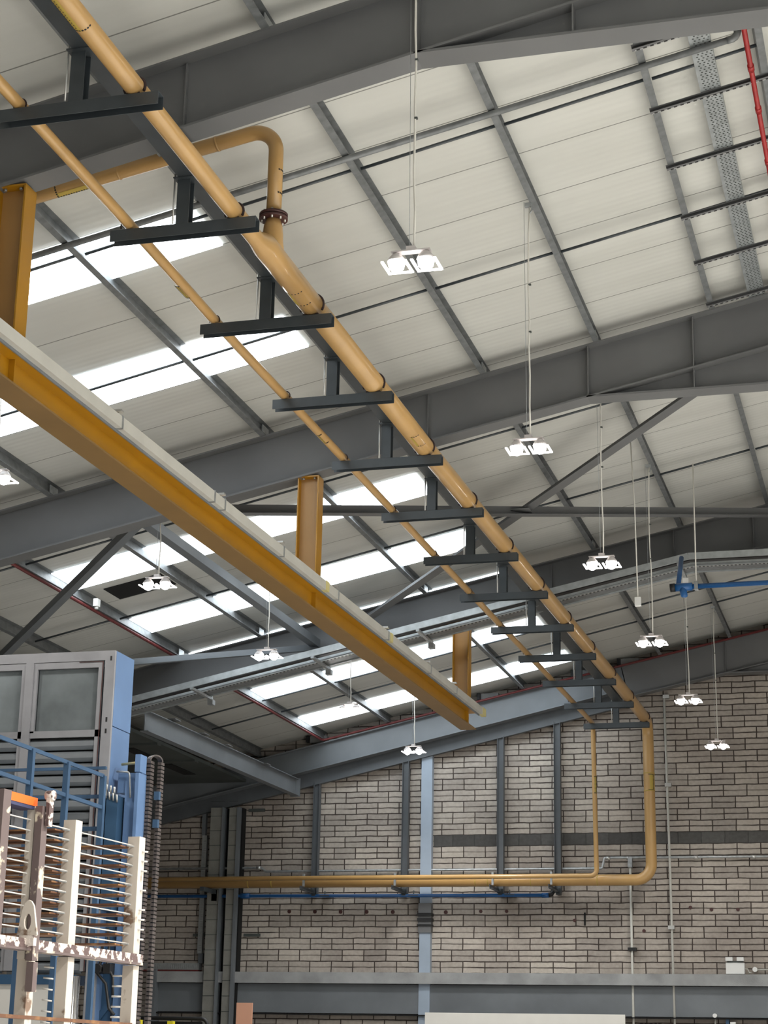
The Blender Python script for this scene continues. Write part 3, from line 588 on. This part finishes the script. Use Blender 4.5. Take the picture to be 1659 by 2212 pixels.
for x in (-1.4, -3.25, -5.25, -7.3, -9.0, -11.0):
    part('hanger_clamp', MB().box(x-.025, x+.025, TY0-.02, TY1+.1, tz(x)-.09, tz(x)-.05).box(x-.02, x+.02, TY1+.06, TY1+.1, tz(x)-.09, tz(x)+.3), 'galv', t)
    part('clamp_foot', MB().box(x-.04, x+.05, TY1+.02, TY1+.14, tz(x)-.17, tz(x)-.09), 'boxwhite' if x in (-3.25,) else 'galv', t)
# ------------------------------------------------------------------ blue air pipe at right
p = at(1474, 1268, 26.0)
t = thing('blue_air_pipe', (p.x, p.y, p.z-.12), 'blue compressed-air pipe with black valve at the right edge', 'pipe')
part('level_run', MB().cyl((p.x, p.y, p.z), (3.0, p.y, p.z+.02), .036, 16), 'blue', t)
part('riser', MB().cyl((p.x-.06, p.y, p.z), (p.x-.14, p.y+1.2, p.z+.75), .034, 16), 'blue', t)
part('tee_body', MB().cyl((p.x-.12, p.y, p.z-.005), (p.x+.14, p.y, p.z), .056, 18).tube([(p.x, p.y, p.z), (p.x+.02, p.y-.02, p.z-.10), (p.x+.03, p.y-.03, p.z-.145), (p.x+.03, p.y-.03, p.z-.16)], [.05, .05, .046, .025], 18), 'blue', t)
part('valve_cap', MB().cyl((p.x-.17, p.y-.01, p.z-.01), (p.x-.10, p.y-.01, p.z-.005), .06, 18), 'black', t)
part('clip', MB().box(p.x+.17, p.x+.22, p.y-.05, p.y+.05, p.z-.05, p.z+.06), 'galv', t)
part('drop_rod', MB().cyl((p.x+.195, p.y, p.z+.05), (p.x+.195, p.y, zb(p.x)+.02), .01, 8), 'white', t)
# ------------------------------------------------------------------ wall fittings
def wz(u, v, Y=37.25): return at(u, v, Y)
# steel band: concrete strip and channel
b = MB().box(-15.15, 4, 37.08, 37.3, 3.37, 3.585); struct('trim_1', b, 'concrete')
b = MB().box(-15.15, 4, 37.2, 37.3, 2.80, 3.36); struct('trim_2', b, 'wallsteel')
b = MB().box(-15.15, 4, 37.12, 37.3, 2.765, 2.785); struct('trim_3', b, 'void')
b = MB().box(-15.25, -15.12, 37.0, 37.3, 0, 3.62); struct('trim_4', b, 'wallsteel')
# pale blue column
xb0 = -9.53
t = thing('wall_column', (xb0, 37.1, 0), 'pale blue steel column fixed to the block wall', 'column')
part('column_face', MB().box(xb0-.105, xb0+.12, 37.17, 37.3, 0, 7.95), 'column', t)
c = part('dark_sleeve', MB().box(xb0-.125, xb0+.135, 37.14, 37.3, 4.36, 4.93), 'rafter', t)
part('clamp_band', MB().box(xb0-.14, xb0+.15, 37.11, 37.3, 4.58, 4.64).box(xb0-.14, xb0+.15, 37.11, 37.3, 4.68, 4.74).box(xb0-.14, xb0+.15, 37.11, 37.3, 4.49, 4.52), 'black', c)
# posts with arms carrying the wall pipes
wl = ['left of the pale blue column, with its arm near the machine', 'just left of the pale blue column', 'between the pale blue column and the small ochre drop pipe', 'next left of the slim ochre drop pipe']
for i, x in enumerate([-11.83, -9.95, -7.99, -6.84]):
    ztop = zb(-5.45)-.78-SL*1.05*(-5.45-x)+.03
    t = thing('wall_post', (x, 37.15, 5.0), 'slim dark wall post '+wl[i], 'post', 'slim wall posts holding the ochre pipes')
    part('post', MB().ibeam((x, 37.15, 5.12), (x, 37.15, ztop), .13, .13, .01, .008, (1, 0, 0)), 'poststeel', t)
    part('arm', MB().ext([(-.035, -.04), (.035, -.04), (.035, .04), (.025, .04), (.025, -.03), (-.035, -.03)], (x, 37.1, 5.165), (x, 36.28, 5.165)), 'bracket', t)
    part('pipe_clip', MB().box(x-.02, x+.02, 36.4, 36.44, 5.205, 5.45), 'galv', t)
    part('end_plate', MB().box(x-.04, x+.04, 37.08, 37.3, 5.08, 5.2), 'bracket', t)
t = thing('pier_bracket', (-13.93, 37, 5.05), 'dark pipe arm on the block pier, furthest left on the wall pipes', 'bracket')
part('arm', MB().box(-13.97, -13.89, 36.28, 37.0, 5.12, 5.20), 'bracket', t); part('plate', MB().box(-13.99, -13.87, 37.0, 37.08, 4.98, 5.2), 'galv', t)
# blue air line on wall
t = thing('blue_air_line', (-11, 37.15, 5.0), 'long thin blue air pipe along the block wall under the ochre pipes', 'pipe')
part('pipe_run', MB().cyl((-18, 37.12, 5.10), (-7.1, 37.12, 5.07), .034, 12), 'blue', t)
for x in (-13.3,): part('coupling', MB().cyl((x-.1, 37.12, 5.09), (x+.1, 37.12, 5.09), .052, 14), 'blue', t)
part('sleeve', MB().cyl((-7.16, 37.12, 5.07), (-7.02, 37.12, 5.07), .048, 14), 'blue', t)
part('black_end_elbow', MB().tube([(-7.04, 37.12, 5.07), (-6.97, 37.12, 5.09), (-6.93, 37.12, 5.16)], .045, 14), 'black', t, 'black end elbow')
for x in (-11.6, -9.75, -7.8): part('drop_clip', MB().cyl((x, 37.12, 5.07), (x, 37.12, 5.0+.13+.05), .012, 6).box(x-.1, x+.1, 37.08, 37.3, 5.075, 5.09), 'dark', t)
# grey conduits
b = MB().tube(bend([(-18, 37.2, 5.66), (-13.0, 37.2, 5.66), (-12.9, 37.2, 5.585), (-5.98, 37.2, 5.585), (-5.93, 37.2, 5.79), (5, 37.2, 5.77)], .035, 5), .024, 12)
t = thing('wall_conduit', (-8, 37.2, 5.58), 'long level grey conduit with a step, on the wall above the ochre pipes', 'conduit')
part('conduit_run', b, 'galv', t)
for x in (-5.9, -5.5, -4.2, -3.1, -13.1): part('fitting', MB().cyl((x, 37.2, 5.78 if x > -6 else 5.66), (x+.08, 37.2, 5.78 if x > -6 else 5.66), .036, 12), 'bolt', t)
t = thing('vertical_conduit', (-5.41, 37.2, 0), 'vertical grey conduit dropping below the bend of the big ochre pipe', 'conduit', 'vertical wall conduits')
part('conduit_run', MB().cyl((-5.43, 37.2, 5.76), (-5.41, 37.2, 0), .024, 10), 'trunk', t); part('dark_saddle', MB().box(-5.5, -5.34, 37.15, 37.3, 4.02, 4.08), 'black', t); part('tee', MB().box(-5.47, -5.39, 37.15, 37.25, 5.6, 5.8), 'galv', t)
t = thing('vertical_conduit', (-4.65, 37.2, 0), 'tall vertical grey conduit right of the big ochre drop pipe', 'conduit', 'vertical wall conduits')
part('conduit_run', MB().tube([(-4.70, 37.2, 8.95), (-4.66, 37.2, 5.5), (-4.62, 37.2, 0)], .023, 10), 'trunk', t)
for z in (8.9, 7.15, 4.42): part('saddle', MB().box(-4.72, -4.6, 37.15, 37.3, z, z+.07), 'bolt', t)
# twin spot emergency light
t = thing('emergency_light', (-3.47, 37.15, 3.6), 'white twin-spot emergency light box on the block wall at lower right', 'emergency light')
part('case', MB().box(-3.645, -3.30, 37.12, 37.3, 3.595, 3.80), 'boxwhite', t)
for x in (-3.58, -3.37): part('spot_head', MB().box(x-.065, x+.065, 37.08, 37.26, 3.83, 3.9), 'boxwhite', t)
part('bracket', MB().box(-3.62, -3.33, 37.14, 37.28, 3.80, 3.83), 'dark', t)
t = thing('junction_conduit', (-3.0, 37.2, 3.66), 'thin conduit with round white junction right of the emergency light', 'conduit')
part('junction', MB().cyl((-3.11, 37.14, 3.68), (-3.11, 37.3, 3.68), .045, 14), 'boxwhite', t)
part('conduit_run', MB().cyl((-3.1, 37.24, 3.68), (5, 37.24, 3.67), .014, 8), 'trunk', t)
part('gland', MB().tube([(-3.30, 37.2, 3.69), (-3.25, 37.2, 3.69), (-3.22, 37.2, 3.62), (-3.18, 37.2, 3.62)], .012, 8), 'trunk', t)
t = thing('small_wall_fitting', (-3.88, 37.2, 0), 'round white wall fitting with a conduit below it at the bottom right', 'fitting')
part('disc', MB().cyl((-3.88, 37.12, 2.83), (-3.88, 37.3, 2.83), .04, 14), 'boxwhite', t); part('tail', MB().cyl((-3.88, 37.2, 2.8), (-3.87, 37.2, 0), .018, 8), 'trunk', t)
t = thing('blue_white_box', (-3.62, 37.2, 2.55), 'tiny blue and white box at the bottom right wall', 'box')
part('blue_block', MB().box(-3.68, -3.62, 37.15, 37.3, 2.6, 2.78), 'bluedeep', t); part('white_block', MB().box(-3.60, -3.5, 37.15, 37.3, 2.6, 2.72), 'boxwhite', t)
b = MB()
for k in range(5): b.tube([(-5.28+k*.09+.045*math.cos(a), 37.289, 2.62+.05*math.sin(a)) for a in [j*PI/5 for j in range(7)]], .012, 6)
solo('wire_coil', b, 'black', 'curly black wire on the wall at the bottom, right of the white board', 'wire')
# rusty anchor marks in a row
for k in range(7):
    x = -12.4+k*.545; part('anchor_mark', MB().cyl((x, 37.285, 4.79-k*.004), (x, 37.299, 4.79-k*.004), .04, 8), 'pipedark', wall)
for x, z in ((-8.42, 4.78), (-7.9, 4.78), (-6.55, 4.6), (-5.2, 4.4), (-3.9, 4.8), (-4.3, 4.84), (-3.4, 4.8)):
    part('anchor_mark', MB().cyl((x, 37.285, z), (x, 37.299, z), .035, 8), 'pipedark', wall)
for x, z in ((-13.3, 6.85), (-13.3, 4.32), (-14.4, 4.32), (-14.1, 2.62)):
    part('steel_slot', MB().box(x-.05, x+.3, 37.26, 37.299, z-.03, z+.03), 'dark', wall)
part('dark_streak', MB().box(-6.36, -6.33, 37.28, 37.299, 4.5, 4.75), 'void', wall)
# left corner: piers, column, vertical tray
t = thing('block_pier', (-13.8, 37.1, 0), 'tall block pier with a black slot at the left end of the wall', 'pier')
part('left_pier', MB().box(-14.08, -13.80, 37.0, 37.3, 0, 6.88), 'pier', t); part('right_pier', MB().box(-13.68, -13.50, 37.02, 37.3, 0, 6.88), 'pier', t)
part('slot_back', MB().box(-13.8, -13.68, 37.2, 37.3, 0, 6.88), 'void', t)
part('steel_edge', MB().box(-13.50, -13.44, 36.98, 37.3, 0, 6.88).box(-13.82, -13.79, 36.96, 37.3, 0, 6.88), 'wallsteel', t)
part('dark_gap', MB().box(-13.44, -13.41, 37.1, 37.3, 0, 6.88), 'void', t)
b = MB()
for k in range(24): b.box(-14.09, -13.79, 36.995, 37.0, .3*k+.1, .3*k+.112); b.box(-13.685, -13.495, 37.015, 37.02, .3*k+.1, .3*k+.112)
part('block_joints', b, 'dark', t)
t = thing('vertical_cable_tray', (-14.28, 37.2, 3.55), 'bright galvanised cable tray down the wall left of the block pier, turning left', 'cable tray')
part('upright_tray', MB().box(-14.32, -14.22, 37.2, 37.3, 3.95, 6.34), 'tray', t); part('level_tray', MB().box(-18, -14.24, 37.12, 37.3, 3.62, 3.75), 'tray', t)
b = MB()
for k in range(48): b.box(-14.30, -14.235, 37.197, 37.2, 4.0+k*.048, 4.02+k*.048)
for k in range(40): b.box(-15.9+k*.042, -15.88+k*.042, 37.117, 37.12, 3.64, 3.73)
part('perforations', b, 'galv', t); part('upper_conduit', MB().box(-14.34, -14.26, 37.2, 37.3, 6.34, 7.0).box(-14.3, -14.2, 37.22, 37.3, 3.75, 3.95), 'wallsteel', t)
part('red_edge', MB().box(-18, -14.24, 37.1, 37.3, 3.59, 3.62), 'darkred', t)
# boards and posts at the bottom edge
p0, p1 = at(918, 2187, 36.4), at(1350, 2187, 36.4)
t = thing('white_board', ((p0.x+p1.x)/2, 36.4, 0), 'large off-white board standing against the wall at the bottom edge', 'board')
part('board_sheet', MB().box(p0.x, p1.x, 36.4, 36.44, .3, p0.z), 'board', t)
for x in (p0.x+.3, p1.x-.3): part('leg', MB().box(x-.03, x+.03, 36.44, 36.5, 0, p0.z-.1), 'galv', t)
p0, p1 = at(511, 2166, 34), at(545, 2166, 34)
solo('salmon_board', MB().box(p0.x, p1.x, 34, 34.04, 0, p0.z), 'salmon', 'upright salmon pink board at the bottom, right of the block pier', 'board')
t = thing('barrier_frame', (-12.5, 29.8, 0), 'black frame with rounded corner at the bottom beside the machine', 'frame')
p0, p1 = at(318, 2199, 30), at(449, 2199, 30)
part('top_tube', MB().tube(bend([(p0.x-1.2, 30, p0.z), (p1.x, 30, p0.z), (p1.x, 30, 0)], .12, 6), .03, 12), 'black', t)
part('infill', MB().box(p0.x-1.2, p1.x-.1, 30.01, 30.03, .2, p0.z-.05), 'void', t)
for i, (a, c) in enumerate(((293, 306), (364, 376))):
    p0, p1 = at(a, 2203, 29.6), at(c, 2203, 29.6)
    solo('yellow_post', MB().box(p0.x, p1.x, 29.55, 29.65, 0, p0.z-(.02*i)), 'yellow', ['yellow post top at the bottom, just right of the rack', 'yellow post top at the bottom, in front of the black frame'][i], 'post', 'yellow posts')
# ------------------------------------------------------------------ machine at left
t = thing('machine_cabin', (-7.6, 15.2, 0), 'tall grey-framed machine cabin with glazed panels and louvres at left', 'machine')
X0, X1 = -9.1, -6.665; Yc = 15.0; zT = 5.13
fr = MB()
fr.box(X0, X1, Yc, Yc+.03, 5.045, zT); fr.box(-6.755, X1, Yc, Yc+.03, 0, 5.045)
part('outer_frame', fr, 'cabin', t)
m_ = MB().box(-7.505, -7.43, Yc-.01, Yc+.03, 2.4, 5.045); part('mullion', m_, 'cabin', t)
for nm, a, c in (('right', -7.43, -6.775), ('left', -8.2, -7.505)):
    f = MB().box(a, c, Yc+.004, Yc+.03, 4.985, 5.04).box(a, a+.035, Yc+.004, Yc+.03, 4.42, 4.985).box(c-.04, c, Yc+.004, Yc+.03, 2.4, 4.985).box(a, c, Yc+.004, Yc+.03, 4.375, 4.435)
    w = part('window_frame', f, 'cabin', t)
    part('pane', MB().box(a+.035, c-.04, Yc+.045, Yc+.05, 4.43, 4.985), 'glass', w)
    l = MB()
    for k in range(19):
        z = 4.30-k*.105
        l.add([(a, Yc+.012, z), (c-.04, Yc+.012, z), (c-.04, Yc+.05, z-.03), (a, Yc+.05, z-.03), (a, Yc+.012, z+.04), (c-.04, Yc+.012, z+.04), (c-.04, Yc+.06, z+.065), (a, Yc+.06, z+.065)],
            [(0, 1, 5, 4), (1, 2, 6, 5), (2, 3, 7, 6), (3, 0, 4, 7), (0, 3, 2, 1), (4, 5, 6, 7)])
    part('louvre_panel', l, 'louvre', t)
part('dark_interior', MB().box(X0, -6.76, Yc+.09, Yc+.12, 2.4, 4.4), 'void', t)
part('back_sheet', MB().box(X0, -6.70, Yc+.16, Yc+.17, 4.4, 5.02), 'louvre', t)
part('seal_line', MB().box(-6.777, -6.769, Yc-.002, Yc+.0, 2.4, 5.03).box(-7.0, -6.769, Yc-.002, Yc+.0, 5.032, 5.038), 'pipedark', t)
part('blue_side_panel', MB().box(-6.69, X1+.002, Yc+.03, Yc+.42, 4.47, zT).box(-6.69, X1-.002, Yc+.03, Yc+.42, 0, 4.463), 'bluepanel', t, 'cornflower blue side panel')
part('roof_sheet', MB().box(X0, X1, Yc+.03, Yc+.42, zT-.02, zT-.002), 'cabin', t)
for x, z in ((-6.71, 4.52), (-6.71, 4.42), (-6.7, 5.06)): part('chip_mark', MB().box(x-.008, x+.008, Yc-.002, Yc, z-.02, z+.02), 'black', t)
lo = MB().box(-8.4, -6.92, Yc+.02, Yc+.2, .1, 2.33); part('lower_panel', lo, 'panel', t)
part('blue_sill', MB().box(-8.4, -6.85, Yc-.0, Yc+.2, 2.29, 2.37), 'bluedeep', t)
part('side_tube', MB().cyl((-6.84, Yc, 0), (-6.84, Yc, 2.36), .035, 14), 'chrome', t); part('side_tube', MB().cyl((-6.76, Yc+.05, 0), (-6.76, Yc+.05, 2.42), .02, 14), 'chrome', t)
# guard rail
t = thing('guard_rail', (-6.9, 14, 0), 'blue tubular guard rail in front of the machine cabin', 'guard rail')
XR = -6.58; za, zm = 3.985, 3.72; Yk = 14.72
b = MB().bar((XR, 11.8, za), (XR, Yk, za), .018, .03).bar((XR, 11.8, zm), (XR, Yk, zm), .03, .03); part('side_rail', b, 'bluerail', t)
b = MB().bar((-8.6, Yk+.05, 4.06), (-6.58, Yk+.05, 4.06), .03, .025).bar((-8.6, Yk+.05, 3.82), (-6.58, Yk+.05, 3.82), .03, .03).bar((-8.6, Yk+.05, 3.55), (-6.58, Yk+.05, 3.55), .03, .035); part('cross_rail', b, 'bluerail', t)
for u, Y in ((115, 13.35), (165, 14.0), (216, 14.72)):
    part('post', MB().box(XR-.022, XR+.022, Y-.022, Y+.022, 0, za), 'bluerail', t)
# mast and drag chain
t = thing('blue_mast', (-6.48, 15.2, 0), 'blue machine mast beside the cabin with cable glands', 'mast')
part('mast_column', MB().box(-6.54, -6.44, 15.1, 15.3, 0, 4.0).box(-6.43, -6.40, 15.05, 15.3, 0, 4.06), 'bluepanel', t)
part('cross_head', MB().box(-6.62, -6.405, 15.12, 15.28, 3.90, 4.07), 'bluepanel', t)
part('lower_box', MB().box(-6.72, -6.56, 15.0, 15.25, 2.9, 3.86), 'bluedeep', t)
part('lug', MB().box(-6.445, -6.397, 15.06, 15.2, 4.07, 4.22), 'bluepanel', t)
part('brass_rod', MB().cyl((-6.62, 15.18, 4.155), (-6.43, 15.18, 4.17), .012, 10), 'brass', t)
part('hose_pipe', MB().tube(bend([(-6.62, 15.08, 4.08), (-6.50, 15.08, 4.07), (-6.48, 15.08, 3.85)], .03, 5), .009, 8), 'galv', t)
for k in range(4):
    x = -6.70+k*.035; z = 3.93-k*.012
    part('cable_gland', MB().cyl((x, 15.0, z-.03), (x+.012, 14.97, z+.035), .010, 8).cyl((x+.03, 15.0, z-.09), (x+.035, 14.97, z-.03), .009, 8), 'bolt', t)
part('brace', MB().bar((-6.74, 15.15, 1.95), (-6.48, 15.15, 2.28), .05, .05), 'bluedeep', t)
part('lower_arm', MB().box(-6.70, -6.58, 15.15, 15.25, 0, 2.9), 'bluedeep', t)
b = MB().tube([(-6.58, 15.0, 2.75), (-6.55, 14.98, 2.6), (-6.56, 14.98, 2.45), (-6.50, 14.98, 2.35), (-6.49, 14.98, 2.2)], .012, 8).tube([(-6.62, 15.0, 2.6), (-6.6, 14.98, 2.5), (-6.66, 14.98, 2.4), (-6.56, 14.98, 2.3), (-6.52, 14.98, 2.1), (-6.47, 14.98, 2.05)], .014, 8)
part('black_hose', b, 'black', t); part('motor', MB().cyl((-6.64, 14.95, 2.42), (-6.64, 15.1, 2.42), .04, 14).box(-6.58, -6.52, 14.95, 15.05, 2.38, 2.46), 'black', t)
t = thing('cable_chain', (-6.36, 15.3, 0), 'brown-black ribbed cable drag chain looping over beside the blue mast', 'cable chain')
b = MB(); st = .0335; zt_ = 4.19; r = .052; xc = -6.365
n = int((zt_-0.1)/st)
for k in range(n):
    z = zt_-k*st; b.box(xc-.075, xc-.0, 15.22, 15.30, z-.023, z)
    b.box(xc+.022, xc+.056, 15.32, 15.39, z-.023, z)
part('link_strand', b, 'chain', t)
part('inner_hose', MB().box(xc-.066, xc-.008, 15.228, 15.292, 0, zt_).box(xc+.028, xc+.05, 15.328, 15.382, 0, zt_), 'black', t)
b = MB(); pr_ = [Vector((xc-.04+.0375*(1-math.cos(a)), 15.26+.048*(1-math.cos(a)), zt_+.055*math.sin(a))) for a in [j*PI/10 for j in range(11)]]
for a, c in zip(pr_[:-1], pr_[1:]): b.bar(a, c, .012, .068, (.79, -.61, 0))
part('top_loop', b, 'chain', t)
for z in (3.86, 3.62): part('blue_clip', MB().box(xc+.018, xc+.064, 15.28, 15.32, z, z+.07), 'bluerail', t)
# ------------------------------------------------------------------ rack in the foreground
d = Vector((.08095, .99672, 0)); nL = Vector((-d.y, d.x, 0)); P0 = Vector((-2.97, 7.0, 0))
def RP(t_, s=0, z=0): return P0+d*t_+nL*s+Vector((0, 0, z))
t = thing('stacking_rack', RP(-.6), 'chipped cream steel stacking rack with rods in the lower left foreground', 'rack')
def post(tt, z0, z1, w, mt, nm='post', s=0.):
    b = MB(); b.ext([(-w/2, -w/2), (w/2, -w/2), (w/2, w/2), (w/2-.004, w/2), (w/2-.004, -w/2+.004), (-w/2+.004, -w/2+.004), (-w/2+.004, w/2), (-w/2, w/2)][::-1], RP(tt, s, z0), RP(tt, s, z1), d)
    b.bar(RP(tt, s, z0), RP(tt, s, z1), w*.8, w*.5, d); return part(nm, b, mt, t)
zB = 2.0
for tt in (0, -.51): 
    post(tt, zB+.03, 2.488, .05, 'rack'); post(tt+.01, 0, zB-.005, .046, 'rack')
post(-1.02, zB+.03, 2.53, .05, 'rackbrown')
post(-.775, 0, zB-.005, .045, 'rack'); 
b = MB(); b.bar(RP(-1.6, -.015, zB+.022), RP(.03, -.015, zB+.022), .05, .032); part('base_beam', b, 'rackpeel', t, 'base beam with heavily peeling white paint')
b = MB(); b.bar(RP(-1.6, -.012, zB+.002), RP(.03, -.012, zB+.002), .058, .008); part('base_flange', b, 'rackbrown', t)
b = MB().bar(RP(-1.6, -.01, 1.775), RP(.0, -.01, 1.775), .03, .012); part('lower_rail', b, 'rust', t)
for k in range(12):
    z = 2.452-.0375*k
    if z < zB+.05: continue
    part('long_rod', MB().cyl(RP(-1.5, .0, z), RP(-.0, .0, z), .0026, 8), 'rod', t)
    for tt in (0., -.51, -1.02):
        part('cross_bar', MB().bar(RP(tt-.05, .02, z-.006), RP(tt-.05, 1.1, z-.006), .09, .006), 'rust', t)
    for tt in (0., -.51): part('hook_pin', MB().cyl(RP(tt-.05, .016, z-.002), RP(tt+.012, -.022, z-.002), .0035, 8), 'galv', t)
pins = MB()
for k in range(10):
    if k in (3, 5): continue
    z = 2.432-.0375*k; pins.cyl(RP(.0, -.02, z), RP(.02, -.042, z), .0035, 8)
part('side_peg_row', pins, 'rod', t)
pins = MB()
for k in range(7):
    z = 1.955-.0385*k; pins.cyl(RP(-.02, .02, z), RP(-.03, .055, z), .0035, 8); pins.cyl(RP(-.545, .02, z+.0), RP(-.555, .055, z+.004), .003, 8)
part('lower_peg_row', pins, 'rod', t)
# rear posts of the rack
for tt in (0, -.535, -1.02): post(tt, 0, 2.488, .05, 'rack', 'rear_post', 1.1)
# hook post with shackle plate
b = MB(); b.bar(RP(-.80, -.035, 1.965), RP(-.80, -.035, 2.50), .028, .04, d); part('hook_post', b, 'rackbrown', t)
b = MB(); b.bar(RP(-.80, -.0, 1.97), RP(-.80, .0, 2.5), .03, .03, d); part('hook_post_side', b, 'rack', t)
b = MB(); b.bar(RP(-.79, -.06, 2.43), RP(-.79, -.06, 2.54), .014, .03, d); b.cyl(RP(-.79, -.045, 2.54), RP(-.79, -.075, 2.54), .018, 14); part('hook_plate', b, 'rackpeel', t)
def w2(s, z): return RP(-.83, s, z)
oval = [(.014*math.cos(a), 2.095+.028*math.sin(a)) for a in [k*PI/8 for k in range(16)]]
outer = []
for a in [k*PI/8 for k in range(16)]:
    c_, s_ = math.cos(a), math.sin(a); zz = s_*.07; hw = .030-.014*(zz/.07); outer.append((hw*max(-1, min(1, c_*1.5)), 2.10+zz))
b = MB(); vs = []
for dd_ in (0, .01):
    for pr2 in (oval, outer): vs += [RP(-.845+dd_, -.035-a_, z_) for a_, z_ in pr2]
fs = []
for k in range(16):
    j = (k+1) % 16; fs += [(k, j, 16+j, 16+k), (32+k, 48+k, 48+j, 32+j), (16+k, 16+j, 48+j, 48+k), (k, 32+k, 32+j, j)]
b.add(vs, fs); part('shackle_plate', b, 'rack', t)
part('shackle_foot', MB().bar(RP(-.845, -.07, 2.03), RP(-.845, .0, 2.03), .02, .035), 'rackpeel', t)
part('lower_tongue', MB().bar(RP(-.81, -.045, 1.96), RP(-.81, -.045, 1.86), .028, .03, d), 'rackbrown', t)
b = MB(); b.bar(RP(-1.0, .02, 2.515), RP(-.80, .02, 2.515), .07, .03); t5 = thing('orange_beam', RP(-.9, .02, 2.49), 'orange-topped short beam lying across the top of the rack', 'beam')
part('orange_top', b, 'orange', t5); part('navy_side', MB().bar(RP(-1.0, .02, 2.494), RP(-.80, .02, 2.494), .066, .012), 'navy', t5)
# ------------------------------------------------------------------ light and view
w = bpy.data.worlds.new('world'); SC.world = w; w.use_nodes = True; nt = w.node_tree; bg = nt.nodes['Background']
bg.inputs['Color'].default_value = (.98, 1.0, .97, 1); bg.inputs['Strength'].default_value = .82
SC.view_settings.view_transform = 'Standard'; SC.view_settings.look = 'None'; SC.view_settings.exposure = 0; SC.view_settings.gamma = 1
SC.view_settings.use_curve_mapping = False
